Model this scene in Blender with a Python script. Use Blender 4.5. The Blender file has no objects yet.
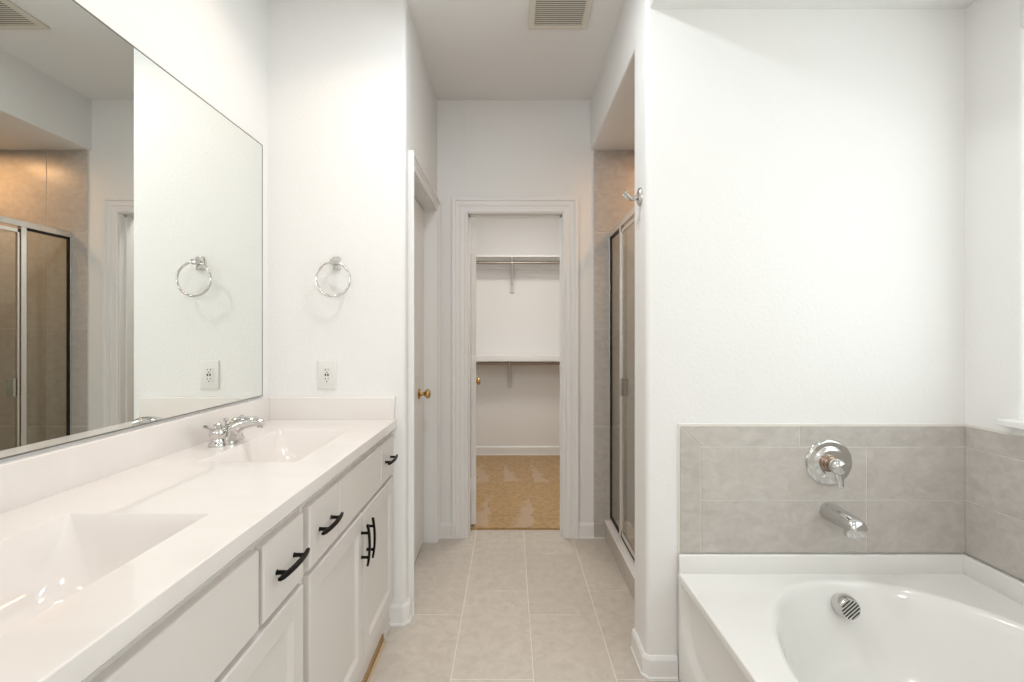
import bpy, bmesh, math, random
from mathutils import Vector, Matrix
random.seed(4)
PI = math.pi
C = bpy.context.scene.collection

# ------------------------------------------------------------------ camera, world, light
scn = bpy.context.scene
EYE = 1.266
cam_d = bpy.data.cameras.new('camera'); cam = bpy.data.objects.new('camera', cam_d); C.objects.link(cam)
cam.location = (0, 0, EYE); cam.rotation_euler = (PI/2, 0, 0)
cam_d.sensor_width = 36; cam_d.lens = 480/1024*36; cam_d.clip_start = 0.02
cam_d.shift_x = 2/1024; cam_d.shift_y = -5.5/1024
scn.camera = cam
scn.view_settings.view_transform = 'Standard'; scn.view_settings.look = 'None'
scn.view_settings.gamma = 1; scn.view_settings.use_curve_mapping = False
scn.view_settings.exposure = 0.08
w = bpy.data.worlds.new('world'); scn.world = w; w.use_nodes = True
w.node_tree.nodes['Background'].inputs[0].default_value = (0.85, 0.93, 1, 1)
w.node_tree.nodes['Background'].inputs[1].default_value = 2.0

def area(name, loc, size, power, col, rot=(0, 0, 0), shape='SQUARE', size_y=None, spread=None):
    d = bpy.data.lights.new(name, 'AREA'); d.shape = shape; d.size = size
    if size_y: d.size_y = size_y
    d.energy = power; d.color = col
    if spread: d.spread = spread
    o = bpy.data.objects.new(name, d); o.location = loc; o.rotation_euler = rot; C.objects.link(o)
    return o
# added fill light behind the camera, daylight through the tub window, downlights (hall and tub ones added), closet and shower lamps
pd = bpy.data.lights.new('fill_lamp', 'POINT'); pd.energy = 67; pd.color = (1, 0.985, 0.975); pd.shadow_soft_size = 0.18  # added fill light, lifts the hall ceiling and walls
po = bpy.data.objects.new('fill_lamp', pd); po.location = (0.25, -1.75, 1.92); C.objects.link(po)
area('window_daylight', (1.80, 0.72, 1.62), 1.6, 9, (0.93, 0.97, 1), rot=(0, PI/2, 0), size_y=1.2, shape='RECTANGLE')
for yy, pw in ((0.75, 1.9), (1.62, 1.9)):
    area('downlight_lamp', (-0.64, yy, 2.715), 0.16, pw, (1, 0.78, 0.62), shape='DISK', spread=math.radians(130))
area('shower_downlight_lamp', (1.08, 2.68, 2.405), 0.2, 4.6, (1, 0.55, 0.25), shape='DISK')
area('tub_fill_lamp', (1.12, 0.70, 2.45), 0.13, 3.2, (1, 0.98, 0.95), shape='DISK')  # added fill light so the tub deck reads brighter than its sides
area('hall_fill_lamp', (-0.05, 1.50, 2.715), 0.16, 9, (0.90, 0.96, 1), shape='DISK')  # added fill light for the dim hall
area('closet_fixture_lamp', (0.1, 3.6, 2.60), 0.5, 16, (1, 0.95, 0.89), shape='DISK')

# ------------------------------------------------------------------ materials
def new_mat(name):
    m = bpy.data.materials.new(name); m.use_nodes = True
    nt = m.node_tree; return m, nt, nt.nodes['Principled BSDF'], nt.nodes, nt.links

def add_bump(nt, b, scale, strength, detail=2, dist=0.002):
    g = nt.nodes.new('ShaderNodeNewGeometry')
    n = nt.nodes.new('ShaderNodeTexNoise'); n.inputs['Scale'].default_value = scale; n.inputs['Detail'].default_value = detail
    nt.links.new(g.outputs['Position'], n.inputs['Vector'])
    bp = nt.nodes.new('ShaderNodeBump'); bp.inputs['Strength'].default_value = strength; bp.inputs['Distance'].default_value = dist
    nt.links.new(n.outputs['Fac'], bp.inputs['Height']); nt.links.new(bp.outputs['Normal'], b.inputs['Normal'])
    return n

def simple(name, col, rough=0.5, metal=0, bump=None, coat=0, ior=1.45):
    m, nt, b, N, L = new_mat(name)
    b.inputs['Base Color'].default_value = (*col, 1); b.inputs['Roughness'].default_value = rough
    b.inputs['Metallic'].default_value = metal; b.inputs['Coat Weight'].default_value = coat; b.inputs['IOR'].default_value = ior
    if bump: add_bump(nt, b, *bump)
    return m

def mottled(name, c1, c2, scale, rough, bump=None, detail=5, var=0.06, coat=0, stretch=None):
    """two tone noise with an optional per-tile tone carried by the 'tone' attribute"""
    m, nt, b, N, L = new_mat(name)
    g = N.new('ShaderNodeNewGeometry'); n = N.new('ShaderNodeTexNoise')
    n.inputs['Scale'].default_value = scale; n.inputs['Detail'].default_value = detail; n.inputs['Roughness'].default_value = 0.6
    n.inputs['Distortion'].default_value = 0.6
    if stretch:
        mp = N.new('ShaderNodeMapping'); mp.inputs['Scale'].default_value = stretch
        L.new(g.outputs['Position'], mp.inputs['Vector']); L.new(mp.outputs[0], n.inputs['Vector'])
    else: L.new(g.outputs['Position'], n.inputs['Vector'])
    r = N.new('ShaderNodeValToRGB'); r.color_ramp.elements[0].position = 0.32; r.color_ramp.elements[1].position = 0.68
    r.color_ramp.elements[0].color = (*c1, 1); r.color_ramp.elements[1].color = (*c2, 1)
    L.new(n.outputs['Fac'], r.inputs[0])
    a = N.new('ShaderNodeAttribute'); a.attribute_name = 'tone'
    mr = N.new('ShaderNodeMapRange'); mr.inputs[3].default_value = 1-var; mr.inputs[4].default_value = 1+var
    L.new(a.outputs['Fac'], mr.inputs[0])
    vm = N.new('ShaderNodeVectorMath'); vm.operation = 'SCALE'
    L.new(r.outputs[0], vm.inputs[0]); L.new(mr.outputs[0], vm.inputs['Scale']); L.new(vm.outputs[0], b.inputs['Base Color'])
    b.inputs['Roughness'].default_value = rough; b.inputs['Coat Weight'].default_value = coat
    if bump: add_bump(nt, b, *bump)
    return m

M = {}
M['wall'] = simple('white_wall_paint', (0.86, 0.855, 0.842), 0.55, bump=(75, 0.5, 3, 0.0022))
M['ceiling'] = simple('ceiling_paint', (0.89, 0.885, 0.875), 0.8, bump=(60, 0.5, 3, 0.002))
M['trim'] = simple('white_trim_paint', (0.86, 0.855, 0.845), 0.32)
M['door'] = simple('white_door_paint', (0.84, 0.83, 0.81), 0.35)
M['cabinet'] = simple('cabinet_paint', (0.745, 0.705, 0.675), 0.35, bump=(260, 0.08))
M['marble'] = mottled('cultured_marble', (0.865, 0.82, 0.79), (0.89, 0.85, 0.825), 3.0, 0.10, detail=3, coat=0.3, stretch=(1, 3, 1))
M['tub'] = simple('white_acrylic', (0.84, 0.835, 0.81), 0.12, coat=0.4)
M['chrome'] = simple('polished_chrome', (0.64, 0.635, 0.625), 0.08, 1)
M['collar'] = simple('dark_bronze_collar', (0.30, 0.22, 0.17), 0.2, 1)
M['satin'] = simple('satin_nickel', (0.62, 0.60, 0.57), 0.24, 1)
M['alu'] = simple('bright_aluminium', (0.80, 0.79, 0.76), 0.22, 1)
M['edge'] = simple('mirror_edge', (0.22, 0.22, 0.21), 0.3, 0.6)
M['zinc'] = simple('painted_bracket', (0.66, 0.65, 0.63), 0.4)
M['rod'] = simple('brushed_rod', (0.36, 0.32, 0.28), 0.4, 1)
M['brass'] = simple('antique_brass', (0.58, 0.38, 0.17), 0.22, 1)
M['black'] = simple('black_metal', (0.003, 0.003, 0.003), 0.42, ior=1.25)
M['gasket'] = simple('black_gasket', (0.01, 0.01, 0.01), 0.5)
M['slot'] = simple('dark_slot', (0.03, 0.028, 0.026), 0.6)
M['plastic'] = simple('white_plastic', (0.80, 0.79, 0.77), 0.3)
M['vent'] = simple('vent_enamel', (0.74, 0.70, 0.62), 0.45)
M['vent_back'] = simple('vent_shadow_plate', (0.10, 0.09, 0.075), 0.7)
M['floor_tile'] = mottled('floor_tile', (0.54, 0.49, 0.43), (0.63, 0.58, 0.52), 22, 0.38, bump=(40, 0.08), var=0.035)
M['grout'] = simple('pale_grout', (0.80, 0.75, 0.68), 0.8)
M['wall_tile'] = mottled('wall_tile', (0.49, 0.455, 0.42), (0.59, 0.555, 0.52), 20, 0.32, bump=(45, 0.06), var=0.03, stretch=(1, 1, 1.5))
M['wall_grout'] = simple('cream_grout', (0.78, 0.755, 0.69), 0.8)
M['toe'] = mottled('raw_toe_board', (0.36, 0.22, 0.10), (0.46, 0.30, 0.15), 14, 0.7, stretch=(1, .2, 3))
M['toe_light'] = mottled('raw_shoe_strip', (0.62, 0.46, 0.29), (0.70, 0.54, 0.36), 14, 0.7, stretch=(1, .2, 3))
M['pan'] = simple('shower_pan', (0.75, 0.73, 0.69), 0.3)
m, nt, b, N, L = new_mat('mirror_glass')
b.inputs['Base Color'].default_value = (0.89, 0.915, 0.89, 1); b.inputs['Metallic'].default_value = 1; b.inputs['Roughness'].default_value = 0.0
M['mirror'] = m
# thin clear glass: tinted see-through with a Fresnel reflection
m, nt, b, N, L = new_mat('tinted_glass'); N.remove(b)
tr = N.new('ShaderNodeBsdfTransparent'); tr.inputs[0].default_value = (0.93, 0.94, 0.905, 1)
gl = N.new('ShaderNodeBsdfGlossy'); gl.inputs['Roughness'].default_value = 0.02
fr = N.new('ShaderNodeFresnel'); gg = N.new('ShaderNodeNewGeometry'); im = N.new('ShaderNodeMapRange'); im.inputs[3].default_value = 1.45; im.inputs[4].default_value = 1/1.45; L.new(gg.outputs['Backfacing'], im.inputs[0]); L.new(im.outputs[0], fr.inputs[0])
mx = N.new('ShaderNodeMixShader'); L.new(fr.outputs[0], mx.inputs[0]); L.new(tr.outputs[0], mx.inputs[1]); L.new(gl.outputs[0], mx.inputs[2])
L.new(mx.outputs[0], N['Material Output'].inputs[0]); M['glass'] = m
def emit(name, col, s):
    m, nt, b, N, L = new_mat(name)
    b.inputs['Base Color'].default_value = (*col, 1); b.inputs['Emission Color'].default_value = (*col, 1); b.inputs['Emission Strength'].default_value = s
    return m
M['lens'] = emit('lit_lens', (1, 0.9, 0.8), 4)
# carpet with vacuum strokes in the pile
m, nt, b, N, L = new_mat('tan_carpet')
g = N.new('ShaderNodeNewGeometry'); sx = N.new('ShaderNodeSeparateXYZ')
nz = N.new('ShaderNodeTexNoise'); nz.inputs['Scale'].default_value = 9; nz.inputs['Detail'].default_value = 6; L.new(g.outputs['Position'], nz.inputs['Vector'])
vs = N.new('ShaderNodeVectorMath'); vs.operation = 'MULTIPLY_ADD'; vs.inputs[1].default_value = (0.16, 0.20, 0); L.new(nz.outputs['Color'], vs.inputs[0]); L.new(g.outputs['Position'], vs.inputs[2])
L.new(vs.outputs[0], sx.inputs[0])
def mth(op, a, bb=None, c=None, clamp=False):
    n = N.new('ShaderNodeMath'); n.operation = op; n.use_clamp = clamp
    for i, v in enumerate((a, bb, c)):
        if v is None: continue
        if isinstance(v, (int, float)): n.inputs[i].default_value = v
        else: L.new(v, n.inputs[i])
    return n.outputs[0]
X, Y = sx.outputs[0], sx.outputs[1]
def row(x0, per, yapex, ylen, frac, flip):
    t = mth('FRACT', mth('DIVIDE', mth('SUBTRACT', X, x0), per))
    if flip: t = mth('SUBTRACT', 1, t)
    lim = mth('MULTIPLY', mth('DIVIDE', mth('SUBTRACT', yapex, Y), ylen), frac)
    on = mth('MULTIPLY', mth('SUBTRACT', lim, t), 7, clamp=True)
    inr = mth('MULTIPLY', mth('LESS_THAN', mth('SUBTRACT', yapex, Y), ylen), mth('GREATER_THAN', mth('SUBTRACT', yapex, Y), 0))
    return mth('MULTIPLY', on, inr)
fac = mth('ADD', row(0.03, 0.25, 4.90, 0.68, 0.6, False), row(-0.07, 0.30, 3.95, 0.68, 0.5, True), clamp=True)
fac = mth('MULTIPLY', fac, 0.85)
n2 = N.new('ShaderNodeTexNoise'); n2.inputs['Scale'].default_value = 38; n2.inputs['Detail'].default_value = 6; L.new(g.outputs['Position'], n2.inputs['Vector'])
r = N.new('ShaderNodeValToRGB'); r.color_ramp.elements[0].position = 0.35; r.color_ramp.elements[1].position = 0.65
r.color_ramp.elements[0].color = (0.48, 0.28, 0.105, 1); r.color_ramp.elements[1].color = (0.62, 0.40, 0.18, 1); L.new(n2.outputs['Fac'], r.inputs[0])
mix = N.new('ShaderNodeMix'); mix.data_type = 'RGBA'; L.new(fac, mix.inputs[0]); L.new(r.outputs[0], mix.inputs[6]); mix.inputs[7].default_value = (0.64, 0.47, 0.31, 1)
L.new(mix.outputs[2], b.inputs['Base Color']); b.inputs['Roughness'].default_value = 1; b.inputs['Sheen Weight'].default_value = 0.3
add_bump(nt, b, 260, 0.8, 3, 0.01)
M['carpet'] = m

# ------------------------------------------------------------------ mesh helpers
def obj(name, bm, mat, parent=None, smooth=False, mats=None):
    bmesh.ops.recalc_face_normals(bm, faces=bm.faces)
    me = bpy.data.meshes.new(name); bm.to_mesh(me); bm.free()
    for mm in (mats or [mat]): me.materials.append(mm)
    if smooth:
        for p in me.polygons: p.use_smooth = True
        try: me.set_sharp_from_angle(angle=math.radians(40))
        except Exception: pass
    o = bpy.data.objects.new(name, me); C.objects.link(o)
    if parent: o.parent = parent
    return o

def thing(name, label, cat, loc=(0, 0, 0), rotz=0, group=None, kind=None):
    o = bpy.data.objects.new(name, None); C.objects.link(o); o.location = loc; o.rotation_euler = (0, 0, rotz)
    o.empty_display_size = 0.05
    if label: o['label'] = label
    if cat: o['category'] = cat
    if group: o['group'] = group
    if kind: o['kind'] = kind
    return o
def tag(o, label, cat, group=None):
    o['label'] = label; o['category'] = cat
    if group: o['group'] = group
    return o
def struct(name, bm, mat, label=None, **k):
    o = obj(name, bm, mat, **k); o['kind'] = 'structure'
    if label: o['label'] = label
    return o
def B(): return bmesh.new()

def box(bm, x0, x1, y0, y1, z0, z1, bev=0, seg=2, only=None, mi=0):
    vs = [bm.verts.new((x, y, z)) for x in (x0, x1) for y in (y0, y1) for z in (z0, z1)]
    q = [(0,1,3,2),(4,6,7,5),(0,4,5,1),(2,3,7,6),(0,2,6,4),(1,5,7,3)]
    fs = [bm.faces.new([vs[i] for i in f]) for f in q]
    for f in fs: f.material_index = mi
    if bev:
        es = list({e for f in fs for e in f.edges})
        if only: es = [e for e in es if only(e.verts[0].co, e.verts[1].co)]
        bmesh.ops.bevel(bm, geom=es, offset=bev, segments=seg, affect='EDGES', profile=0.5)
    return fs
def vert_edge(x, y, eps=1e-4):
    return lambda a, b: all(abs(p.x-x) < eps and abs(p.y-y) < eps for p in (a, b))

def loft(bm, rings, cap0=True, cap1=True, closed=True):
    R = [[bm.verts.new(p) for p in r] for r in rings]
    n = len(R[0])
    for a, b in zip(R, R[1:]):
        for i in range(n if closed else n-1):
            j = (i+1) % n
            bm.faces.new((a[i], a[j], b[j], b[i]))
    if cap0: bm.faces.new(R[0][::-1])
    if cap1: bm.faces.new(R[-1])
    return R

def lathe(bm, prof, origin, axis, n=32, cap0=True, cap1=True):
    """prof = (radius, height) pairs, turned about axis from origin"""
    ax = Vector(axis).normalized(); up = Vector((0, 0, 1)) if abs(ax.z) < 0.9 else Vector((1, 0, 0))
    u = ax.cross(up).normalized(); v = ax.cross(u); o = Vector(origin)
    loft(bm, [[o + ax*h + (u*math.cos(2*PI*i/n) + v*math.sin(2*PI*i/n))*max(r, 1e-4) for i in range(n)] for r, h in prof], cap0, cap1)

def tube(bm, pts, radii, n=16, flat=1.0, upv=(0, 0, 1), closed=False):
    """round (or flattened, flat<1 along upv) tube along pts"""
    P = [Vector(p) for p in pts]; rings = []
    if not isinstance(radii, (list, tuple)): radii = [radii]*len(P)
    for i, p in enumerate(P):
        if closed: t = (P[(i+1) % len(P)] - P[i-1]).normalized()
        else: t = (P[min(i+1, len(P)-1)] - P[max(i-1, 0)]).normalized()
        s = t.cross(Vector(upv))
        if s.length < 1e-4: s = t.cross(Vector((1, 0, 0)))
        s.normalize(); q = s.cross(t).normalized(); r = radii[i]
        rings.append([p + s*math.cos(2*PI*k/n)*r + q*math.sin(2*PI*k/n)*r*flat for k in range(n)])
    if closed: rings.append(rings[0])
    R = loft(bm, rings, not closed, not closed)
    if closed: bmesh.ops.remove_doubles(bm, verts=bm.verts, dist=1e-6)

def spline(pts, k=6):
    P = [Vector(p) for p in pts]; out = []
    for i in range(len(P)-1):
        a, b, c, d = P[max(i-1, 0)], P[i], P[i+1], P[min(i+2, len(P)-1)]
        for j in range(k):
            t = j/k
            out.append(0.5*((2*b) + (c-a)*t + (2*a-5*b+4*c-d)*t*t + (3*b-a-3*c+d)*t**3))
    out.append(P[-1]); return out
def lerp_list(v, k=6):
    out = []
    for i in range(len(v)-1):
        out += [v[i]+(v[i+1]-v[i])*j/k for j in range(k)]
    return out+[v[-1]]

def rrect(x0, x1, y0, y1, r, z, n=8):
    pts = []
    for cx, cy, a0 in ((x1-r, y1-r, 0), (x0+r, y1-r, PI/2), (x0+r, y0+r, PI), (x1-r, y0+r, 1.5*PI)):
        for i in range(n+1):
            a = a0 + PI/2*i/n; pts.append(Vector((cx+r*math.cos(a), cy+r*math.sin(a), z)))
    return pts

def casing(bm, a0, a1, z0, zt, base, sgn, prof, axis='X'):
    """mitred three sided door casing. prof=(offset outward, thickness)"""
    def P(a, z, t): return (a, base+sgn*t, z) if axis == 'X' else (base+sgn*t, a, z)
    cols = []
    for o, t in prof:
        cols.append([P(a0-o, z0, t), P(a0-o, zt+o, t), P(a1+o, zt+o, t), P(a1+o, z0, t)])
    V = [[bm.verts.new(p) for p in c] for c in cols]
    n = len(V)
    for i in range(n):
        j = (i+1) % n
        for k in range(3): bm.faces.new((V[i][k], V[i][k+1], V[j][k+1], V[j][k]))
    bm.faces.new([v[0] for v in V]); bm.faces.new([v[3] for v in V][::-1])
def case_prof(wd, k=1.0):
    return [(0, 0), (0, .009*k), (.10*wd, .012*k), (.16*wd, .012*k), (.2*wd, .009*k), (.40*wd, .011*k), (.46*wd, .015*k), (.52*wd, .0125*k), (.72*wd, .014*k), (.78*wd, .020*k), (.95*wd, .021*k), (wd, .017*k), (wd, 0)]

def base_path(bm, pts, th=0.013, h=0.09, side=1, z0=0):
    """baseboard along a 2D polyline, body offset to one side with mitres"""
    P = [Vector((p[0], p[1])) for p in pts]
    prof = [(0, z0), (th+.004, z0), (th+.004, z0+.008), (th, z0+.012), (th, h-.014), (th*.75, h-.006), (th*.45, h), (0, h)]
    rings = []
    for i, p in enumerate(P):
        d0 = (P[i]-P[i-1]).normalized() if i > 0 else (P[1]-P[0]).normalized()
        d1 = (P[i+1]-P[i]).normalized() if i < len(P)-1 else d0
        n0 = Vector((-d0.y, d0.x))*side; n1 = Vector((-d1.y, d1.x))*side
        m = (n0+n1).normalized(); k = 1/max(m.dot(n0), .3)
        rings.append([Vector((p.x+m.x*k*o, p.y+m.y*k*o, z)) for o, z in prof])
    loft(bm, rings)

def tile_panel(name, polys, to3d, mat, grout_mat, th=0.006, label=None, parent=None, backing=None, gap=0.0016):
    """one mesh: grout backing plus a raised slab for every tile. polys are convex, in the panel's own 2D frame"""
    bm = B(); lay = bm.verts.layers.float.new('tone')
    for bk in (backing or []):
        a0, a1, b0, b1 = bk
        vs0 = [bm.verts.new(to3d(a, b_, 0)) for a, b_ in ((a0, b0), (a1, b0), (a1, b1), (a0, b1))]
        vs1 = [bm.verts.new(to3d(a, b_, th*.72)) for a, b_ in ((a0, b0), (a1, b0), (a1, b1), (a0, b1))]
        fs = [bm.faces.new(vs1), bm.faces.new(vs0[::-1])] + [bm.faces.new((vs0[i], vs0[(i+1) % 4], vs1[(i+1) % 4], vs1[i])) for i in range(4)]
        for f in fs: f.material_index = 1
    for pl in polys:
        c = Vector((sum(p[0] for p in pl)/len(pl), sum(p[1] for p in pl)/len(pl)))
        q = inset(pl, gap); q2 = inset(pl, gap+.0012); tone = random.random()
        r0 = [bm.verts.new(to3d(p.x, p.y, .0005)) for p in q]; r1 = [bm.verts.new(to3d(p.x, p.y, th*.85)) for p in q]; r2 = [bm.verts.new(to3d(p.x, p.y, th)) for p in q2]
        for v in r0+r1+r2: v[lay] = tone
        n = len(q)
        for i in range(n):
            j = (i+1) % n
            bm.faces.new((r0[i], r0[j], r1[j], r1[i])); bm.faces.new((r1[i], r1[j], r2[j], r2[i]))
        bm.faces.new(r2)
    o = obj(name, bm, None, parent=parent, mats=[mat, grout_mat])
    o['kind'] = 'structure'
    if label: o['label'] = label
    return o
def inset(pl, g):
    P = [Vector(p) for p in pl]
    ar = sum(P[i].x*P[(i+1) % len(P)].y - P[(i+1) % len(P)].x*P[i].y for i in range(len(P)))
    s = 1 if ar > 0 else -1; out = []
    for i in range(len(P)):
        a, b, c = P[i-1], P[i], P[(i+1) % len(P)]
        d0 = (b-a).normalized(); d1 = (c-b).normalized()
        n0 = Vector((-d0.y, d0.x))*s; n1 = Vector((-d1.y, d1.x))*s
        m = (n0+n1).normalized(); out.append(b + m*(g/max(m.dot(n0), .3)))
    return out
def rect(a0, a1, b0, b1): return [(a0, b0), (a1, b0), (a1, b1), (a0, b1)]

# ------------------------------------------------------------------ room dimensions
XL = -1.064; XR = 1.6835; YW = 2.105; XH = -0.457; XS = 0.504; YF = 3.007; YT = 1.776; YP = 1.94; ZC = 2.74
YB = -3.3; YC = 5.04; T = 0.12; FY = 3.13
# floor
bm = B(); box(bm, XL-T, XR+T, YB-T, FY, -0.10, -0.006); struct('floor', bm, M['grout'])
polys = []
edges = [-1.1326, -.8276, -.5226, -.2176, .0874, .3924, .6974, 1.0024, 1.3074, 1.6124, 1.9174]
for k in range(len(edges)-1):
    off = 2.178 if k % 2 == 0 else 1.769
    if k % 2 == 0: off = 2.178
    a0, a1 = max(edges[k], XL), min(edges[k+1], XR)
    if k in (1, 3, 5, 7, 9): off = 1.769
    if k in (0, 2, 4, 6, 8): off = 2.178
    y = off - 0.613*8
    while y < FY:
        y0, y1 = max(y, YB), min(y+0.613, FY)
        if y1-y0 > .01: polys.append(rect(a0, a1, y0, y1))
        y += 0.613
tile_panel('floor_tiles', polys, lambda a, b_, t: (a, b_, -0.006+t), M['floor_tile'], M['grout'], label='beige stone-look floor tiles', gap=.0022, backing=[(XL, XR, YB, FY)])
# ceiling, with the slot of the exhaust vent left solid (grille hangs just below it)
bm = B(); box(bm, XL-T, XR+T, YB-T, FY, ZC, ZC+.1); struct('ceiling', bm, M['ceiling'])
bm = B(); box(bm, -1.12, 1.5, FY, YC+T, ZC, ZC+.1); struct('ceiling_closet', bm, M['ceiling'])

# left (mirror) wall and back wall
bm = B(); box(bm, XL-T, XL, YB-T, FY, -.1, ZC); struct('wall_left', bm, M['wall'])
bm = B(); box(bm, XL-T, XR+T, YB-T, YB, 0, ZC)
struct('wall_back', bm, M['wall'])
# wing wall at the end of the vanity, bull-nosed corner
bm = B(); box(bm, XL-.01, XH, YW, YW+.117, 0, ZC, .018, 5, vert_edge(XH, YW)); struct('wall_wing', bm, M['wall'], smooth=True)
# hall left wall over and beside the toilet room door
bm = B(); box(bm, -.575, XH, YW+.116, YF, 2.045, ZC); box(bm, -.575, XH, 2.945, YF, 0, 2.046); struct('wall_hall_left', bm, M['wall'])
# far wall with the closet opening
bm = B()
box(bm, XL-T, -.283, YF, FY, 0, ZC); box(bm, .3495, XR+T, YF, FY, 0, ZC); box(bm, -.284, .3505, YF, FY, 2.047, ZC)
struct('wall_far', bm, M['wall'])
# partition between tub and shower
bm = B(); box(bm, XS, XR+.01, YT, YP, 0, ZC, .018, 5, vert_edge(XS, YT)); struct('wall_partition', bm, M['wall'], smooth=True)
# header and dropped ceiling of the shower
bm = B(); box(bm, XS, XR+.01, YP, YF, 2.425, ZC, .010, 3, lambda a, b_: abs(a.x-XS) < 1e-4 and abs(b_.x-XS) < 1e-4 and a.z < 2.43 and b_.z < 2.43)
struct('wall_header', bm, M['wall'], smooth=True)
# soffit above the tub
bm = B(); box(bm, XS+.012, XR+.01, .15, YT+.01, 2.474, ZC, .012, 3, lambda a, b_: abs(a.x-XS-.012) < 1e-4 and abs(b_.x-XS-.012) < 1e-4 and a.z < 2.48 and b_.z < 2.48)
struct('ceiling_soffit', bm, M['wall'], smooth=True)
# right wall with window opening
WY0, WY1, WZ0, WZ1 = -0.15, 1.580, .970, 2.28
bm = B()
box(bm, XR, XR+T, YB-T, WY0, 0, ZC); box(bm, XR, XR+T, WY0, WY1, 0, WZ0); box(bm, XR, XR+T, WY0, WY1, WZ1, ZC)
box(bm, XR, XR+T, WY1, FY, 0, ZC, .012, 4, lambda a, b_: abs(a.x-XR) < 1e-4 and abs(b_.x-XR) < 1e-4 and abs(a.y-WY1) < 1e-4 and abs(b_.y-WY1) < 1e-4)
struct('wall_right', bm, M['wall'], smooth=True)

# window 1: frame, panes, sill
win = thing('window_1', 'white framed window over the bathtub', None, (XR+.085, .72, WZ0), kind='structure')
bm = B(); fx0, fx1 = -.02, .02; y0, y1, z1 = WY0-.72, WY1-.72, WZ1-WZ0
for a in ((y0, y0+.045, 0, z1), (y1-.045, y1, 0, z1), (y0, y1, 0, .045), (y0, y1, z1-.045, z1), (-.02, .02, 0, z1)):
    box(bm, fx0, fx1, a[0], a[1], a[2], a[3], .003, 1)
obj('window_frame', bm, M['trim'], win)
bm = B(); box(bm, -.003, .003, y0+.04, y1-.04, .04, z1-.04); obj('pane', bm, M['glass'], win)
bm = B(); box(bm, XR-.046-win.location.x, .0, y0-.03, WY1+.037-.72, -.006, .016, .004, 2)
box(bm, XR-.016-win.location.x, XR-win.location.x, y0-.01, WY1+.014-.72, -.032, -.005, .003, 2)
obj('window_sill', bm, M['trim'], win)

# closet shell
bm = B(); box(bm, -1.0, 1.4, FY, YC, -.1, .012); struct('floor_closet', bm, M['carpet'], label='golden tan carpet in the closet with vacuum marks')
bm = B(); box(bm, -1.12, 1.52, YC, YC+T, 0, ZC); struct('wall_closet_far', bm, M['wall'])
bm = B(); box(bm, -1.12, -1.0, FY, YC+.01, 0, ZC); struct('wall_closet_left', bm, M['wall'])
bm = B(); box(bm, 1.4, 1.52, FY, YC+.01, 0, ZC); struct('wall_closet_right', bm, M['wall'])

# baseboards
bm = B(); base_path(bm, [(-.54, YW), (XH-.016, YW), (XH, YW+.016), (XH, 2.158)], side=-1); struct('baseboard_wing', bm, M['trim'])
bm = B(); base_path(bm, [(XH, YF), (-.364, YF)], h=.095, side=-1)
struct('baseboard_far_left', bm, M['trim'])
bm = B(); base_path(bm, [(.430, YF), (XS+.02, YF)], h=.095, side=-1); struct('baseboard_far_right', bm, M['trim'])
bm = B(); base_path(bm, [(XS, YP), (XS, YT+.016), (XS+.016, YT), (.617, YT)], h=.084, side=-1); struct('baseboard_partition', bm, M['trim'])
bm = B(); base_path(bm, [(-1.0, YC), (1.4, YC)], h=.105, side=-1, z0=.012); struct('baseboard_closet', bm, M['trim'])

# closet doorway: jamb, stop, casing
bm = B()
box(bm, -.283, -.263, YF-.001, FY+.001, 0, 2.047); box(bm, .329, .3495, YF-.001, FY+.001, 0, 2.047); box(bm, -.283, .3495, YF-.001, FY+.001, 2.029, 2.047)
box(bm, -.263, -.254, YF+.045, YF+.08, 0, 2.029); box(bm, .320, .329, YF+.045, YF+.08, 0, 2.029); box(bm, -.263, .329, YF+.045, YF+.08, 2.020, 2.029)
casing(bm, -.266, .332, 0, 2.033, YF, -1, case_prof(.098))
struct('trim_1', bm, M['trim'], label='white stepped casing and jamb around the closet doorway')
# toilet room doorway in the hall's left wall
bm = B()
box(bm, -.577, XH+.001, 2.221, 2.233, 0, 2.045); box(bm, -.577, XH+.001, 2.93, 2.946, 0, 2.045); box(bm, -.577, XH+.001, 2.221, 2.946, 2.030, 2.046)
casing(bm, 2.228, 2.935, 0, 2.035, XH, 1, case_prof(.066, 1.15), axis='Y')
struct('trim_2', bm, M['trim'], label='white casing around the hall side door')

def knob(parent, loc, axis, side_label=None):
    k = B()
    lathe(k, [(.0, 0), (.031, 0), (.032, .003), (.028, .008), (.014, .011), (.0115, .016), (.0105, .030), (.014, .036), (.023, .042), (.0275, .050), (.0275, .057), (.022, .064), (.010, .067), (.0, .0675)], loc, axis, 28, False, False)
    o = obj('door_knob', k, M['brass'], parent, smooth=True); o['label'] = 'round antique brass knob'
    return o

def panel_slab(bm, wd, th, z0, z1, panels, both=True):
    """door slab in local frame: x across 0..wd, y thickness 0..th; recessed panels"""
    box(bm, 0, wd, 0, th, z0, z1, .002, 1)
    for (a0, a1, b0, b1) in panels:
        for yy, s in ((0, -1), (th, 1)):
            for k, (i, d) in enumerate(((0, .0035), )):
                pass
            # raised moulding ring
            o = [(a0, b0), (a1, b0), (a1, b1), (a0, b1)]
            rings = []
            for ins, t in ((0, 0), (.006, .002), (.018, .002), (.028, .0)):
                rings.append([Vector((x + (ins if x == a0 else -ins), yy+s*t, z + (ins if z == b0 else -ins))) for x, z in o])
            loft(bm, rings, False, False)
            ri = [Vector((x + (.05 if x == a0 else -.05), yy+s*.0, z + (.05 if z == b0 else -.05))) for x, z in o]
            ro = [Vector((x + (.075 if x == a0 else -.075), yy+s*.0015, z + (.075 if z == b0 else -.075))) for x, z in o]
            loft(bm, [ri, ro], False, True)
PAN = lambda wd: [(.10, wd-.10, .22, .86), (.10, wd-.10, 1.02, 1.88)]
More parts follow.
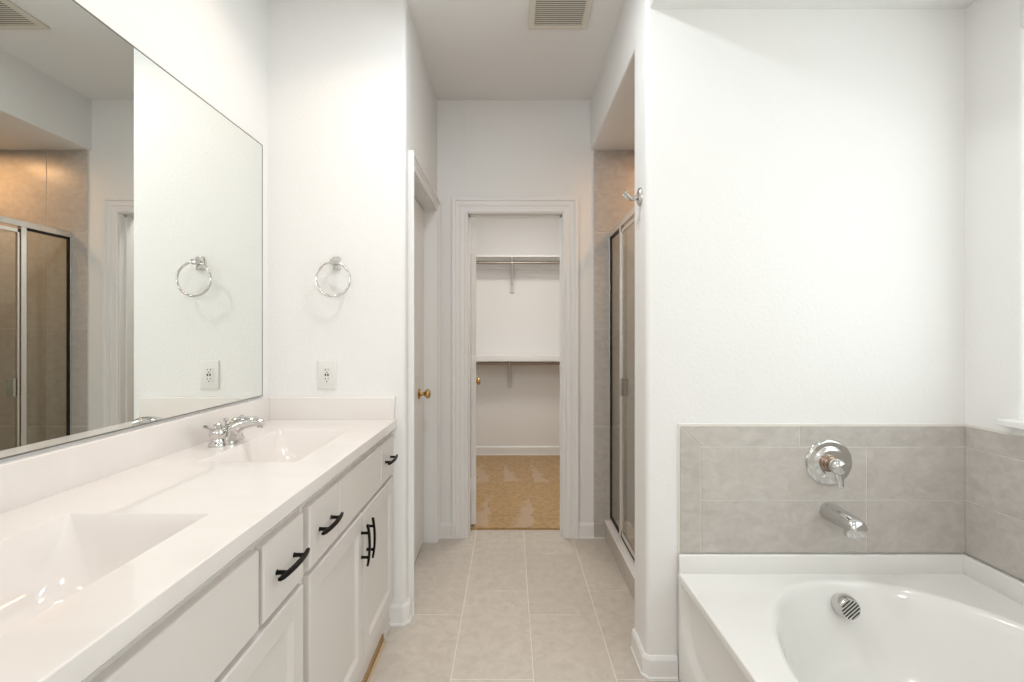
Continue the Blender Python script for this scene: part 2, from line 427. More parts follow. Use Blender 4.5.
# hall side door (shut)
d1 = thing('door_1', 'white panelled door in the hall left wall, shut, beside the vanity wing wall', None, (-.525, 2.236, 0), PI/2, kind='structure')
bm = B(); panel_slab(bm, .690, .035, .012, 2.027, PAN(.69)); obj('door_slab', bm, M['door'], d1)
knob(d1, (.53, 0, .93), (0, -1, 0))
# closet door (opened into the closet), hinged on the left jamb
d2 = thing('door_2', 'white closet door swung open into the closet, seen nearly edge-on', None, (-.2215, FY+.012, 0), math.radians(90+8), kind='structure')
bm = B(); panel_slab(bm, .56, .035, .03, 2.012, PAN(.56)); obj('door_slab', bm, M['door'], d2)
knob(d2, (.50, 0, .92), (0, -1, 0)); knob(d2, (.50, .035, .92), (0, 1, 0))
for hz in (.25, 1.05, 1.80):
    bm = B(); lathe(bm, [(.0065, 0), (.0065, .09)], (-.006, .038, hz), (0, 0, 1), 12); box(bm, -.004, .0, .0, .035, hz, hz+.09)
    obj('hinge', bm, M['trim'], d2, smooth=True)

# ------------------------------------------------------------------ shower alcove
rows = [0.0, .09, .699, 1.307, 1.914, 2.425]
cols = [.523, .78, 1.085, 1.39, XR]
pl = [rect(a, b_, c, d) for a, b_ in zip(cols, cols[1:]) for c, d in zip(rows, rows[1:])]
tile_panel('wall_tile_shower_far', pl, lambda a, z, t: (a, YF-t, z), M['wall_tile'], M['wall_grout'], .008, backing=[(.521, XR, 0, 2.425)], label='large grey-beige wall tiles at the far end of the shower')
ycols = [YF, 2.70, 2.395, 2.09, YP]
pl = [rect(b_, a, c, d) for a, b_ in zip(ycols, ycols[1:]) for c, d in zip(rows, rows[1:])]
tile_panel('wall_tile_shower_right', pl, lambda a, z, t: (XR-t, a, z), M['wall_tile'], M['wall_grout'], .008, backing=[(YP, YF, 0, 2.425)])
cols2 = [.592, .78, 1.085, 1.39, XR]
pl = [rect(a, b_, c, d) for a, b_ in zip(cols2, cols2[1:]) for c, d in zip(rows, rows[1:])]
tile_panel('wall_tile_shower_near', pl, lambda a, z, t: (a, YP+t, z), M['wall_tile'], M['wall_grout'], .008, backing=[(.590, XR, 0, 2.425)])
bm = B(); box(bm, .589, .742, YP+.008, YF-.008, .105, .113, .003, 2); struct('trim_5', bm, M['marble'], label='cream cap on the shower curb')
bm = B(); box(bm, .592, .74, YP+.008, YF-.008, 0, .1049); struct('trim_3', bm, M['floor_tile'], label='tiled curb at the foot of the shower door')
bm = B(); box(bm, .74, XR-.008, YP+.008, YF-.008, 0, .05, .004, 2); struct('floor_shower', bm, M['pan'])
# caulk line at the foot of the tiles outside the shower
bm = B(); box(bm, .523, .606, YF-.016, YF-.008, 0, .006); struct('trim_4', bm, M['wall_grout'])

enc = thing('shower_enclosure', 'framed glass shower door and side panel in bright metal on the tiled curb', 'shower door', (.647, 2.47, .112))
def P3(bm, x0, x1, ya, yb, za, zb, bev=.002): box(bm, (x0-.647)*.72-.019, (x1-.647)*.72-.019, ya-2.47, yb-2.47, za-.112, zb-.112, bev, 2)
ya, yb = YP+.0085, YF-.0085
bm = B(); P3(bm, .634, .662, ya, yb, 1.876, 1.911); obj('top_rail', bm, M['alu'], enc)
bm = B(); P3(bm, .636, .662, ya, yb, .112, .135); obj('bottom_rail', bm, M['alu'], enc)
bm = B(); P3(bm, .634, .662, yb-.012, yb, .135, 1.876); obj('wall_jamb', bm, M['alu'], enc)
bm = B(); P3(bm, .634, .662, ya, ya+.024, .135, 1.876); obj('wall_jamb', bm, M['alu'], enc)
bm = B(); P3(bm, .632, .662, 2.684, 2.716, .135, 1.876); obj('centre_post', bm, M['alu'], enc)
fp = B(); P3(fp, .645, .651, 2.716, yb-.011, .14, 1.872, 0); fp = obj('fixed_glass', fp, M['glass'], enc)
bm = B()
for a in ((2.977, 2.987, .135, 1.876), (2.715, 2.720, .135, 1.876), (2.716, 2.987, .135, .146), (2.716, 2.987, 1.862, 1.877)): P3(bm, .638, .657, *a, 0)
g = obj('gasket', bm, M['gasket'], enc); g['label'] = 'black rubber gasket around the fixed glass'
dy0, dy1 = ya+.03, 2.680
dr = obj('glass_door', (lambda b_: (P3(b_, .645, .651, dy0+.01, dy1-.01, .165, 1.845, 0), b_)[1])(B()), M['glass'], enc)
bm = B(); P3(bm, .638, .657, dy0, dy0+.02, .15, 1.862); P3(bm, .638, .657, dy1-.012, dy1, .15, 1.862); P3(bm, .638, .657, dy0, dy1, .148, .176); P3(bm, .638, .657, dy0, dy1, 1.840, 1.862)
obj('door_frame', bm, M['alu'], dr)
bm = B(); P3(bm, .637, .660, dy0, dy1, .1375, .147, 0); obj('drip_seal', bm, M['gasket'], dr)
bm = B()
for s, x0, x1 in ((-1, .620, .6445), (1, .6515, .676)):
    P3(bm, x0, x1, 2.645, 2.6505, .931, 1.027, .001)
    P3(bm, x0 if s < 0 else x1-.004, x0+.004 if s < 0 else x1, 2.632, 2.6505, .931, 1.027, .001)
o = obj('pull_handle', bm, M['satin'], dr); o['label'] = 'small dark nickel pull'

# ------------------------------------------------------------------ bathtub
tub = thing('bathtub', 'white acrylic drop-in style tub with oval basin and recessed apron', 'bathtub', (0, 0, 0))
X0, X1t, Y0t, Y1t, ZD = .618, XR-.009, .25, YT-.009, .395
cx, cy, ea, eb, ex = 1.162, 1.03, .447, .67, 2.25
angs = sorted({round(2*PI*i/112, 6) for i in range(112)} | {round(math.atan2(yy-cy, xx-cx) % (2*PI), 6) for xx in (X0+.012, X1t) for yy in (Y0t, Y1t)})
def rectpt(a, x0, x1, y0, y1, z):
    c, s = math.cos(a), math.sin(a); t = 1e9
    if c > 1e-9: t = min(t, (x1-cx)/c)
    if c < -1e-9: t = min(t, (x0-cx)/c)
    if s > 1e-9: t = min(t, (y1-cy)/s)
    if s < -1e-9: t = min(t, (y0-cy)/s)
    return Vector((cx+c*t, cy+s*t, z))
def sup(a, ra, rb, z, e=ex, dy=0):
    c, s = math.cos(a), math.sin(a)
    # ray hit with superellipse so the rings stay aligned
    t = 1/((abs(c)/ra)**e + (abs(s)/rb)**e)**(1/e)
    return Vector((cx+c*t, cy+s*t+dy, z))
bm = B()
rings = [[rectpt(a, X0+.012, X1t, Y0t+.0, Y1t, ZD) for a in angs]]
for da, dz in ((.022, 0), (.012, .0015), (.004, .0005), (-.004, -.004), (-.010, -.012), (-.016, -.028)):
    rings.append([sup(a, ea+da, eb+da, ZD+dz) for a in angs])
for sa, sb, z in ((.935, .955, .33), (.90, .93, .26), (.865, .90, .19), (.83, .865, .13), (.78, .82, .09), (.68, .74, .065), (.5, .56, .055), (.25, .28, .050), (.05, .05, .048)):
    rings.append([sup(a, ea*sa, eb*sb, z, 2.25+.5*(1-sa)) for a in angs])
loft(bm, rings, False, True)
obj('basin', bm, M['tub'], tub, smooth=True)
# apron: rolled edge, face with rounded recessed panel, end wall
bm = B()
box(bm, X0, X0+.012, Y0t, Y1t, .370, ZD, .004, 3, lambda a, b_: abs(a.x-X0) < 1e-4 and abs(b_.x-X0) < 1e-4 and a.z > .39 and b_.z > .39)
box(bm, X0+.012, X1t, Y0t, Y0t+.02, 0, ZD-.002)
# face plate with a hole: ring from rectangle to rounded rectangle
pa0, pa1, pb0, pb1, pr = Y0t+.03, Y1t-.018, .118, .366, .155
def rr2(y0, y1, z0, z1, r, x, n=10):
    pts = []; q = .012
    for c0, c1, a0, k in ((y1-q, z1-q, 0, q), (y0+q, z1-q, PI/2, q), (y0+r, z0+r, PI, r), (y1-r, z0+r, 1.5*PI, r)):
        for i in range(n+1):
            a = a0+PI/2*i/n; pts.append(Vector((x, c0+k*math.cos(a), c1+k*math.sin(a))))
    return pts
inner = rr2(pa0, pa1, pb0, pb1, pr, X0+.002)
yc, zc = (pa0+pa1)/2, (pb0+pb1)/2
def outer_pt(i, n=11):
    k = i//n; t = (i % n)/(n-1)
    cor = [(Y1t, .372), (Y0t, .372), (Y0t, 0), (Y1t, 0)][k]
    p = inner[i]
    # slide from side projection to the corner to other side
    y, z = p.y, p.z
    if k == 0: a, b_, c = (Y1t, z), cor, (y, .372)
    if k == 1: a, b_, c = (y, .372), cor, (Y0t, z)
    if k == 2: a, b_, c = (Y0t, z), cor, (y, 0)
    if k == 3: a, b_, c = (y, 0), cor, (Y1t, z)
    if t < .5: u = t*2; q = (a[0]*(1-u)+b_[0]*u, a[1]*(1-u)+b_[1]*u)
    else: u = t*2-1; q = (b_[0]*(1-u)+c[0]*u, b_[1]*(1-u)+c[1]*u)
    return Vector((X0+.002, q[0], q[1]))
outer = [outer_pt(i) for i in range(len(inner))]
r1 = rr2(pa0+.006, pa1-.006, pb0+.006, pb1-.006, pr-.004, X0+.006)
r2 = rr2(pa0+.018, pa1-.018, pb0+.018, pb1-.018, pr-.012, X0+.022)
r3 = rr2(pa0+.028, pa1-.028, pb0+.028, pb1-.028, pr-.02, X0+.026)
loft(bm, [outer, inner, r1, r2, r3], False, True)
box(bm, X0+.03, X0+.05, Y0t, Y1t, 0, .36)
obj('apron', bm, M['tub'], tub, smooth=True)
# tiling flange along both walls
bm = B()
box(bm, X0+.001, X1t, Y1t-.014, Y1t, ZD-.004, .463, .005, 3); box(bm, X1t-.018, X1t, Y0t, Y1t-.01, ZD-.004, .463, .006, 3)
obj('flange', bm, M['tub'], tub, smooth=True)
# overflow: drum with slotted face
def ovp():
    return Vector((1.152, cy+eb*.935+.006, .335))
oc = ovp(); ax = Vector((0, -1, .10)).normalized()
bm = B(); lathe(bm, [(.030, -.02), (.038, .0), (.0405, .008), (.0395, .022), (.0365, .036), (.033, .041), (.0, .041)], oc, ax, 36, True, False)
ov = obj('overflow_cover', bm, M['chrome'], tub, smooth=True)
bm = B(); u = ax.cross(Vector((0, 0, 1))).normalized(); v = u.cross(ax)
dd = (u*(-.72)+v*.70); dd = Vector((dd.x, dd.y, dd.z)).normalized(); nn = dd.cross(ax).normalized()
dvec = Vector((1, 0, .80)); dvec = (dvec - ax*dvec.dot(ax)).normalized(); nn = dvec.cross(ax).normalized()
for k in range(-3, 3):
    off = (k+.5)*.0098; hl = math.sqrt(max(.030**2-off**2, 0))
    c = oc+ax*.0412+nn*off
    pts = [c+dvec*hl*s1+nn*.0019*s2 for s1, s2 in ((-1, -1), (1, -1), (1, 1), (-1, 1))]
    loft(bm, [pts, [p+ax*.0006 for p in pts]])
obj('slots', bm, M['slot'], ov)
bm = B(); lathe(bm, [(.034, 0), (.034, .003), (.028, .005), (.0, .005)], (1.155, 1.35, .052), (0, 0, 1), 28); obj('drain', bm, M['chrome'], tub, smooth=True)

# tile surround
zb, z1_, z2_, zt = .466, .659, .856, .934; bx0, bx1 = .625, .7045
pl = [[(bx0, zb), (bx1, zb), (bx1, z2_), (bx0, zt)], [(bx0, zt), (bx1, z2_), (1.069, z2_), (1.069, zt)], rect(1.069, XR, z2_, zt),
      rect(bx1, 1.314, z1_, z2_), rect(1.314, XR, z1_, z2_), rect(bx1, 1.314, zb, z1_), rect(1.314, XR, zb, z1_)]
tile_panel('wall_tile_tub_far', pl, lambda a, z, t: (a, YT-t, z), M['wall_tile'], M['wall_grout'], .008, backing=[(bx0-.005, XR, zb-.001, zt+.006)], label='grey-beige tile surround with mitred border behind the tub taps', gap=.0017)
pl = []
yy = YT-.008
for a, b_ in ((yy, 1.17), (1.17, .56), (.56, .25)):
    pl += [rect(b_, a, z2_, zt)]
for a, b_ in ((yy, 1.30), (1.30, .69), (.69, .25)):
    pl += [rect(b_, a, z1_, z2_), rect(b_, a, zb, z1_)]
tile_panel('wall_tile_tub_right', pl, lambda a, z, t: (XR-t, a, z), M['wall_tile'], M['wall_grout'], .008, backing=[(.25, YT-.006, zb-.001, zt+.006)], gap=.0017)
YTile = YT-.008
# tub valve trim
vt = thing('tub_valve', 'round chrome mixer trim with lever handle on the tub tile', 'tap', (1.173, YTile, .80))
bm = B(); lathe(bm, [(.0, -.001), (.084, -.001), (.085, .003), (.082, .008), (.075, .011), (.060, .0085), (.057, .010), (.054, .013), (.040, .015), (.0, .015)], (0, 0, 0), (0, -1, 0), 56, False, False)
obj('escutcheon', bm, M['chrome'], vt, smooth=True)
bm = B(); lathe(bm, [(.030, .013), (.0315, .016), (.0315, .020), (.027, .022), (.0245, .026), (.0245, .030), (.027, .033), (.022, .036)], (-.010, 0, 0), (0, -1, 0), 32); o = obj('collar', bm, M['collar'], vt, smooth=True)
bm = B(); lathe(bm, [(.019, .032), (.0215, .040), (.0255, .054), (.0275, .066), (.0265, .076), (.021, .083), (.012, .087), (.0, .088)], (-.010, 0, 0), (0, -1, 0), 36, True, False)
pts = spline([(-.008, -.066, -.014), (-.005, -.069, -.036), (-.002, -.069, -.056), (0, -.067, -.070), (.001, -.066, -.077)], 4)
tube(bm, pts, lerp_list([.019, .0135, .0105, .0110, .006], 4), 16, .6, (0, 1, 0))
obj('lever_handle', bm, M['chrome'], vt, smooth=True)
# tub spout
sp = thing('tub_spout', 'satin chrome tub filler spout below the round valve', 'tub spout', (1.173, YTile, .620))
bm = B(); ring = []
for t, z, rx, rz in ((0, 0, .032, .032), (.012, 0, .0325, .0325), (.04, .000, .032, .031), (.08, .000, .032, .029), (.115, -.001, .032, .0275), (.137, -.003, .032, .027), (.150, -.006, .0305, .0265), (.159, -.011, .027, .023), (.163, -.018, .016, .012)):
    ring.append([Vector((math.copysign(abs(math.cos(2*PI*k/32))**.85, math.cos(2*PI*k/32))*rx, -t, z+math.copysign(abs(math.sin(2*PI*k/32))**.85, math.sin(2*PI*k/32))*rz)) for k in range(32)])
loft(bm, ring)
lathe(bm, [(.028, 0), (.0295, .010), (.030, .030), (.022, .036)], (0, -.130, -.038), (0, 0, 1), 28)
obj('spout_body', bm, M['chrome'], sp, smooth=True)

# ------------------------------------------------------------------ vanity
XF = -.507; XFR = -.527; ZT = .900
def pull(parent, c, axis, L=.147, sp_=.083):
    """arched bar pull with two posts; c on the front face; axis 'Y' or 'Z'"""
    bm = B(); d = Vector((0, 1, 0)) if axis == 'Y' else Vector((0, 0, 1)); c = Vector(c)
    n = 12; rings = []
    w_ax = Vector((0, 0, 1)) if axis == 'Y' else Vector((0, 1, 0))
    for i in range(n+1):
        t = -1+2*i/n; x = .028 - .007*t*t; hw = .0052 if abs(t) < .99 else .003
        p = c + d*(t*L/2) + Vector((x, 0, 0))
        rings.append([p+w_ax*hw*a+Vector((.0032*b_, 0, 0)) for a, b_ in ((-1, -1), (1, -1), (1, 1), (-1, 1))])
    loft(bm, rings)
    for s in (-1, 1):
        p = c + d*(s*sp_/2); tube(bm, [p+Vector((-.0005, 0, 0)), p+Vector((.003, 0, 0)), p+Vector((.0275, 0, 0))], [.0065, .0048, .0048], 12)
    o = obj('pull_handle', bm, M['black'], parent, smooth=True); o['label'] = 'black arched bar pull'
    return o

def slab_front(parent, name, ya, yb, za, zb, loc, handle=True):
    bm = B(); box(bm, XFR-loc[0], XF-loc[0], ya-loc[1], yb-loc[1], za-loc[2], zb-loc[2], .005, 3, lambda a, b_: a.x > XF-loc[0]-1e-4 and b_.x > XF-loc[0]-1e-4)
    o = obj(name, bm, M['cabinet'], parent, smooth=False)
    if handle: pull(o, (XF-loc[0], (ya+yb)/2-loc[1], (za+zb)/2-loc[2]), 'Y')
    return o
def shaker(parent, ya, yb, za, zb, loc, hy, hz):
    bm = B(); x0, x1 = XFR-loc[0], XF-loc[0]; a0, a1, b0, b1 = ya-loc[1], yb-loc[1], za-loc[2], zb-loc[2]
    def R(i, x): return [Vector((x, y, z)) for y, z in ((a0+i, b0+i), (a1-i, b0+i), (a1-i, b1-i), (a0+i, b1-i))]
    s = .056
    loft(bm, [R(0, x0), R(0, x1-.004), R(.0015, x1-.001), R(.004, x1), R(s, x1), R(s+.003, x1-.002), R(s+.012, x1-.009), R(s+.014, x1-.010)], True, True)
    o = obj('door', bm, M['cabinet'], parent)
    pull(o, (XF-loc[0], hy-loc[1], hz-loc[2]), 'Z', .142)
    return o
def cabinet(Y0, Y1, lab, drawers, false_front, doors, handles, toe_end=None):
    loc = (-.80, (Y0+Y1)/2, 0)
    t = thing('vanity_cabinet', lab, 'cabinet', loc, 0, None)
    bm = B()
    bx = (XL+.001-loc[0], XFR-loc[0], Y0-loc[1], Y1-loc[1])
    box(bm, bx[1]-.019, bx[1], bx[2], bx[3], .075, .8605); box(bm, bx[0], bx[0]+.012, bx[2], bx[3], .075, .8605)
    box(bm, bx[0], bx[1]-.018, bx[2], bx[2]+.016, .075, .8605); box(bm, bx[0], bx[1]-.018, bx[3]-.016, bx[3], .075, .8605)
    box(bm, bx[0], bx[1]-.018, bx[2], bx[3], .0751, .092)
        # face frame inner rails show as a slightly proud lip
    box(bm, XFR-.019-loc[0], XFR-loc[0], Y0-loc[1], Y1-loc[1], .034, .0755)
    obj('cabinet_body', bm, M['cabinet'], t)
    for a, b_ in drawers: slab_front(t, 'drawer', a, b_, .670, .832, loc)
    for a, b_ in false_front: slab_front(t, 'false_front', a, b_, .670, .832, loc, False)
    for (a, b_), hy in zip(doors, handles): shaker(t, a, b_, .125, .655, loc, hy, .55)
    ye = toe_end or Y1
    bm = B(); box(bm, -.545-loc[0], -.5215-loc[0], Y0-loc[1], ye-loc[1], 0, .0335, .001, 1); o = obj('toe_board', bm, M['toe'], t); o['label'] = 'unpainted brown toe board'
    bm = B(); box(bm, -.521-loc[0], -.513-loc[0], Y0-loc[1], ye-loc[1], 0, .012, .003, 2); o = obj('shoe_strip', bm, M['toe_light'], t)
    if toe_end:
        bm = B(); box(bm, -.545-loc[0], -.520-loc[0], ye-loc[1], Y1-loc[1], 0, .0335); obj('end_filler', bm, M['cabinet'], t)
    return t
cabinet(.30, 1.196, 'white vanity cabinet under the near sink, beside the camera side of the counter', [(.322, .497), (.989, 1.181)], [(.515, .972)], [(.322, .745), (.755, 1.181)], [.715, .785])
cabinet(1.198, 2.103, 'white vanity cabinet under the far sink, meeting the wing wall', [(1.217, 1.421), (1.893, 2.096)], [(1.427, 1.887)], [(1.217, 1.664), (1.672, 2.096)], [1.639, 1.700], toe_end=1.985)

# counter with two moulded basins
ct = thing('countertop', 'glossy cream cultured marble vanity top with two moulded basins', 'countertop', (0, 0, 0))
bm = B(); CX0, CX1, CY0, CY1 = XL+.001, -.497, .295, YW-.001
S = [(.495, .986), (1.391, 1.883)]; SX0, SX1 = -.905, -.617
ys = sorted({CY0, CY1, *[v for s in S for v in s]}); xs = [CX0, SX0, SX1, CX1]
for i in range(len(ys)-1):
    for j in range(3):
        if j == 1 and any(abs(ys[i]-s[0]) < 1e-6 for s in S): continue
        q = [(xs[j], ys[i]), (xs[j+1], ys[i]), (xs[j+1], ys[i+1]), (xs[j], ys[i+1])]
        if j == 2: q = [(min(x, CX1-.003), y) for x, y in q]
        bm.faces.new([bm.verts.new((x, y, ZT)) for x, y in q])
bmesh.ops.remove_doubles(bm, verts=bm.verts, dist=1e-5)
# rounded front edge, apron and underside
prof = [(CX1-.003, ZT), (CX1-.0012, ZT-.0006), (CX1-.0003, ZT-.0016), (CX1, ZT-.003), (CX1, ZT-.035), (CX1-.003, ZT-.0385), (XFR-.01, ZT-.0385)]
loft(bm, [[Vector((x, CY0, z)) for x, z in prof], [Vector((x, CY1, z)) for x, z in prof]], False, False, closed=False)
loft(bm, [[Vector((x, CY0, ZT)), Vector((x, CY0, ZT-.0385))] for x in (CX0, CX1-.004)], False, False, closed=False)
obj('counter_slab', bm, M['marble'], ct, smooth=True)
for a, b_ in S:
    bm = B()
    rr = [rrect(SX0, SX1, a, b_, .0015, ZT), rrect(SX0+.0015, SX1-.0015, a+.0015, b_-.0015, .003, ZT-.002),
          rrect(SX0+.006, SX1-.006, a+.009, b_-.009, .012, ZT-.02), rrect(SX0+.012, SX1-.012, a+.021, b_-.021, .030, ZT-.05),
          rrect(SX0+.020, SX1-.020, a+.036, b_-.036, .050, ZT-.085), rrect(SX0+.034, SX1-.034, a+.056, b_-.056, .070, ZT-.115),
          rrect(SX0+.058, SX1-.058, a+.084, b_-.084, .070, ZT-.131), rrect(SX0+.095, SX1-.095, a+.13, b_-.13, .04, ZT-.137), rrect(SX0+.125, SX1-.125, a+.22, b_-.22, .012, ZT-.140)]
    loft(bm, rr, False, True)
    bs = obj('basin', bm, M['marble'], ct, smooth=True)
    bm = B(); lathe(bm, [(.022, 0), (.022, .002), (.017, .003), (.014, .001), (.0, .001)], ((SX0+SX1)/2, (a+b_)/2, ZT-.1395), (0, 0, 1), 24); obj('drain', bm, M['chrome'], bs, smooth=True)
bm = B(); box(bm, CX0, XL+.020, CY0, CY1, ZT-.002, 1.0, .004, 3, lambda p, q: p.x > XL+.019 and q.x > XL+.019); obj('backsplash', bm, M['marble'], ct, smooth=True)
bm = B(); box(bm, XL+.019, -.503, YW-.020, YW-.001, ZT-.002, .9975, .004, 3, lambda p, q: p.y < YW-.019 and q.y < YW-.019); obj('side_splash', bm, M['marble'], ct, smooth=True)

# faucets
def faucet(yc, lab):
    t = thing('sink_faucet', lab, 'faucet', (-.965, yc, ZT), 0, None)
    bm = B(); 
    def stad(hx, hy, z, n=12):
        pts = []
        for s, a0 in ((1, 0), (-1, PI)):
            for i in range(n+1):
                a = a0+PI*i/n; pts.append(Vector((hx*math.cos(a), s*(hy-hx)+hx*math.sin(a), z)))
        return pts
    loft(bm, [stad(.027, .079, 0), stad(.0275, .0795, .004), stad(.026, .078, .012), stad(.022, .074, .016), stad(.012, .060, .018)])
    obj('base_plate', bm, M['chrome'], t, smooth=True)
    bm = B()
    path = spline([(.008, 0, .008), (.014, 0, .028), (.024, 0, .049), (.044, 0, .063), (.072, 0, .0715), (.102, 0, .0725), (.128, 0, .066)], 6)
    tube(bm, path, lerp_list([.037, .0340, .0300, .0260, .0220, .0185, .0135], 6), 28, .85, (0, 0, 1))
    lathe(bm, [(.0095, 0), (.0095, .012)], (.114, 0, .053), (.15, 0, 1), 18)
    obj('spout', bm, M['chrome'], t, smooth=True)
    bm = B(); lathe(bm, [(.004, 0), (.004, .030), (.0075, .032), (.0080, .040), (.004, .043)], (-.004, 0, .042), (0, 0, 1), 14); obj('lift_rod', bm, M['chrome'], t, smooth=True)
    for s in (-1, 1):
        bm = B()
        lathe(bm, [(.0235, .012), (.0235, .020), (.0215, .024), (.0215, .030), (.0265, .038), (.026, .050), (.0205, .062), (.0140, .069), (.0125, .074), (.007, .078), (.0, .0785)], (0, s*.051, 0), (0, 0, 1), 28, True, False)
        path = spline([(0, s*.053, .058), (-.003, s*.070, .063), (-.006, s*.088, .069), (-.008, s*.106, .074)], 5)
        tube(bm, path, lerp_list([.0125, .0120, .0115, .0085], 5), 14, .6)
        obj('handle', bm, M['chrome'], t, smooth=True)
    return t
faucet(1.637, 'chrome two-handle faucet behind the far basin, near the towel ring')
faucet(.755, 'chrome two-handle faucet behind the near basin')

# mirror
bm = B(); box(bm, XL+.0005, XL+.006, .30, 2.052, 1.008, 2.080)
o = obj('wall_mirror', bm, None, mats=[M['mirror'], M['slot']])
for p in o.data.polygons: p.material_index = 0 if p.normal.x > .9 else 1
bm = B()
for a in ((.30, 2.052, 1.008, 1.0115), (.30, 2.052, 2.0765, 2.080), (2.0485, 2.052, 1.0115, 2.0765), (.30, .3035, 1.0115, 2.0765)): box(bm, XL+.0055, XL+.0068, *a)
obj('polished_edge', bm, M['edge'], o)
tag(o, 'large frameless wall mirror resting on the backsplash above the vanity', 'mirror')
for yy, zz in ((1.98, 2.078),):
    pass

# towel ring on the wing wall
tr_ = thing('towel_ring', 'chrome towel ring on the wing wall above the outlet', 'towel ring', (-.7596, YW, 1.582))
bm = B(); box(bm, -.0190, .0190, -.010, 0, -.030, .030, .005, 3); lathe(bm, [(.0115, .008), (.0095, .02), (.0095, .036), (.012, .042), (.013, .050), (.0115, .056), (.0, .058)], (0, 0, .000), (0, -1, 0), 24, True, False)
obj('mount', bm, M['chrome'], tr_, smooth=True)
bm = B(); tube(bm, [(math.sin(2*PI*k/64)*.0725, -.046, -.0745+math.cos(2*PI*k/64)*.0725) for k in range(64)], .0050, 12, 1, (0, 1, 0), closed=True)
obj('ring', bm, M['chrome'], tr_, smooth=True)

# outlet
ou = thing('wall_outlet', 'white decorator outlet plate on the wing wall below the towel ring', 'outlet', (-.8005, YW, 1.093))
bm = B(); box(bm, -.041, .041, -.006, 0, -.063, .063, .003, 3); obj('cover_plate', bm, M['plastic'], ou, smooth=True)
bm = B(); box(bm, -.0168, .0168, -.0085, -.005, -.0335, .0335, .001, 2); rc = obj('receptacle', bm, M['plastic'], ou)
bm = B()
for zz, s in ((.020, 1), (-.020, 1)):
    box(bm, -.0075, -.0050, -.0089, -.008, zz-.0005, zz+.0085); box(bm, .0050, .0072, -.0089, -.008, zz+.0005, zz+.0075)
    lathe(bm, [(.0028, .008), (.0028, .0089)], (0, 0, zz-.0075), (0, -1, 0), 14)
box(bm, -.0085, -.0025, -.0095, -.008, -.0035, .0060); box(bm, .0025, .0085, -.0095, -.008, -.0035, .0060)
obj('slots', bm, M['slot'], rc)

# robe hook on the partition end
rh = thing('robe_hook', 'satin nickel double robe hook on the partition end beside the shower', 'hook', (XS, 1.850, 1.80))
bm = B()
loft(bm, [[Vector((-x, math.cos(2*PI*k/28)*.027*f, math.sin(2*PI*k/28)*.036*f)) for k in range(28)] for x, f in ((0, 1), (.005, 1), (.011, .84), (.014, .5))])
obj('backplate', bm, M['satin'], rh, smooth=True)
bm = B(); tube(bm, spline([(-.004, 0, .002), (-.020, 0, -.004), (-.032, 0, -.006)], 4), lerp_list([.011, .0095, .0085], 4), 14)
for s in (-1, 1):
    tube(bm, spline([(-.030, 0, -.006), (-.041, s*.007, -.006), (-.051, s*.012, .000), (-.059, s*.016, .009)], 4), lerp_list([.0085, .007, .0062, .006], 4), 12)
    lathe(bm, [(.0, -.008), (.006, -.005), (.0082, 0), (.006, .005), (.0, .008)], (-.060, s*.0165, .011), (0, 0, 1), 14, False, False)
obj('hook', bm, M['satin'], rh, smooth=True)

# ceiling vent
ve = thing('ceiling_vent', 'square almond exhaust grille on the ceiling at the start of the hall', 'vent', (.225, 2.165, ZC))
bm = B()
hw, hy = .140, .134
for a in ((-hw, hw, -hy, -hy+.030), (-hw, hw, hy-.030, hy), (-hw, -hw+.030, -hy+.03, hy-.03), (hw-.030, hw, -hy+.03, hy-.03)): box(bm, a[0], a[1], a[2], a[3], -.012, 0, .004, 2)
obj('frame', bm, M['vent'], ve)
bm = B(); n = 15
for k in range(n):
    y = -hy+.034 + (2*hy-.068)*(k+.5)/n
    pts = [Vector((0, y+.0040, -.0082)), Vector((0, y+.0040, -.0096)), Vector((0, y-.0044, -.0106)), Vector((0, y-.0044, -.0092))]
    loft(bm, [[p+Vector((x, 0, 0)) for p in pts] for x in (-hw+.03, hw-.03)])
obj('louvres', bm, M['vent'], ve)
bm = B(); box(bm, -hw+.02, hw-.02, -hy+.02, hy-.02, -.0018, -.0005); obj('backing', bm, M['vent_back'], ve)

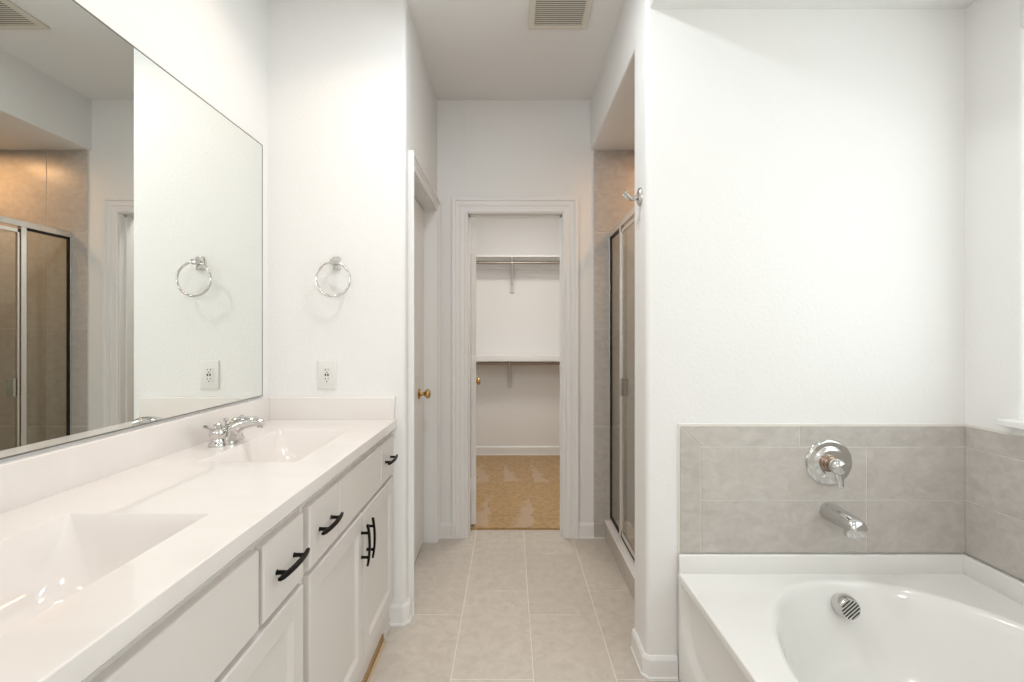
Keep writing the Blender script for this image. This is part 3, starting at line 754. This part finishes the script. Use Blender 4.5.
# ------------------------------------------------------------------ closet fittings
def shelf(z, lab, bx, blab, rlab):
    bm = B(); box(bm, -.999, 1.399, 4.74, YC-.001, z-.019, z, .002, 1)
    t = thing('closet_shelf', lab, 'shelf', (0, 4.9, z))
    for v in bm.verts: v.co -= Vector((0, 4.9, z))
    obj('board', bm, M['trim'], t)
    if z < 1.5:
        bm = B(); box(bm, -.999, 1.399, 4.728-4.9, 4.7395-4.9, -.055, .0, .0015, 1); obj('front_strip', bm, M['trim'], t)
    bm = B(); box(bm, -.999, 1.399, YC-.020-4.9, YC-.001-4.9, -.105, -.0195, .002, 1); obj('cleat', bm, M['trim'], t)
    bm = B(); lathe(bm, [(.0125, 0), (.0125, 2.396)], (-.998, 4.80, z-(.068 if z > 1.5 else .080)), (1, 0, 0), 18)
    o = obj('hanging_rod', bm, M['rod'], smooth=True); tag(o, rlab, 'rod')
    bk = thing('shelf_bracket', blab, 'bracket', (bx, YC, z))
    bm = B(); box(bm, -.020, .020, -.026, -.020, -.345, -.02, .001, 1); lathe(bm, [(.005, 0), (.005, .003)], (0, -.026, -.30), (0, -1, 0), 10); obj('wall_plate', bm, M['zinc'], bk)
    bm = B(); box(bm, -.010, .010, -.295, -.020, -.026, -.020, .001, 1); obj('arm', bm, M['trim'], bk)
    bm = B(); tube(bm, [(.0, -.026, -.27), (.002, -.10, -.17), (.0, -.225, -.088), (.0, -.285, -.024)], [.009]*4, 8); obj('brace', bm, M['zinc'], bk)
    bm = B(); tube(bm, [(0, -.24+.0185*math.cos(a), (-.068 if z > 1.5 else -.080)+.0185*math.sin(a)) for a in [PI*1.0+PI*k/12 for k in range(13)]], .0055, 8, upv=(1, 0, 0)); tube(bm, [(0, -.2585, -.068 if z > 1.5 else -.080), (0, -.262, -.045), (0, -.265, -.024)], [.004]*3, 8); obj('rod_hook', bm, M['zinc'], bk)
shelf(2.062, 'upper white closet shelf with hanging rod below', .022, 'white bracket under the upper closet shelf', 'upper hanging rod in the closet')
shelf(1.066, 'lower white closet shelf at waist height', -.005, 'white bracket under the lower closet shelf', 'lower hanging rod in the closet')

# ------------------------------------------------------------------ lamps that give the light (out of view)
def can(x, y, z, lab, r=.085):  # also builds the added hall and tub fill lights
    t = thing('recessed_or_fill_light', lab, 'light', (x, y, z))
    bm = B(); lathe(bm, [(r, 0), (r, -.004), (r*.8, -.008), (r*.76, -.006), (r*.76, -.0005)], (0, 0, 0), (0, 0, 1), 32, False, False); obj('trim_ring', bm, M['trim'], t, smooth=True)
    bm = B(); lathe(bm, [(r*.76, -.004), (r*.76, -.001)], (0, 0, 0), (0, 0, 1), 32); obj('lens', bm, M['lens'], t)
can(-.64, .75, ZC, 'round recessed downlight in the ceiling over the near basin')
can(-.64, 1.62, ZC, 'round recessed downlight in the ceiling over the far basin')
can(-.05, 1.50, ZC, 'added round recessed fill light in the ceiling before the hall')  # added body for the hall fill light, unseen
can(1.12, .70, 2.474, 'added round recessed fill light in the soffit over the bathtub')  # added body for the tub fill light, unseen
can(1.08, 2.68, 2.425, 'round recessed downlight in the shower ceiling')
t = thing('globe_fill_light', 'added white globe fill light hanging behind the camera', 'light', (.25, -1.75, ZC))  # added globe standing for the unseen fill light
bm = B(); lathe(bm, [(.06, 0), (.06, -.02), (.05, -.028), (.006, -.030), (.006, -.69), (.03, -.695), (.03, -.712)], (0, 0, 0), (0, 0, 1), 28); obj('stem', bm, M['satin'], t, smooth=True)
bm = B(); lathe(bm, [(math.sin(PI*k/16)*.12, -.82+math.cos(PI*k/16)*.12) for k in range(1, 17)], (0, 0, 0), (0, 0, 1), 32, True, False)
o = obj('globe', bm, M['lens'], t, smooth=True)
t = thing('ceiling_light', 'round white ceiling light inside the closet', 'light', (.1, 3.6, ZC))
bm = B(); lathe(bm, [(.17, 0), (.17, -.03), (.15, -.03)], (0, 0, 0), (0, 0, 1), 36); obj('housing', bm, M['trim'], t)
bm = B(); lathe(bm, [(.15, -.03), (.14, -.07), (.09, -.10), (.0, -.11)], (0, 0, 0), (0, 0, 1), 36, True, False); obj('shade', bm, M['lens'], t, smooth=True)
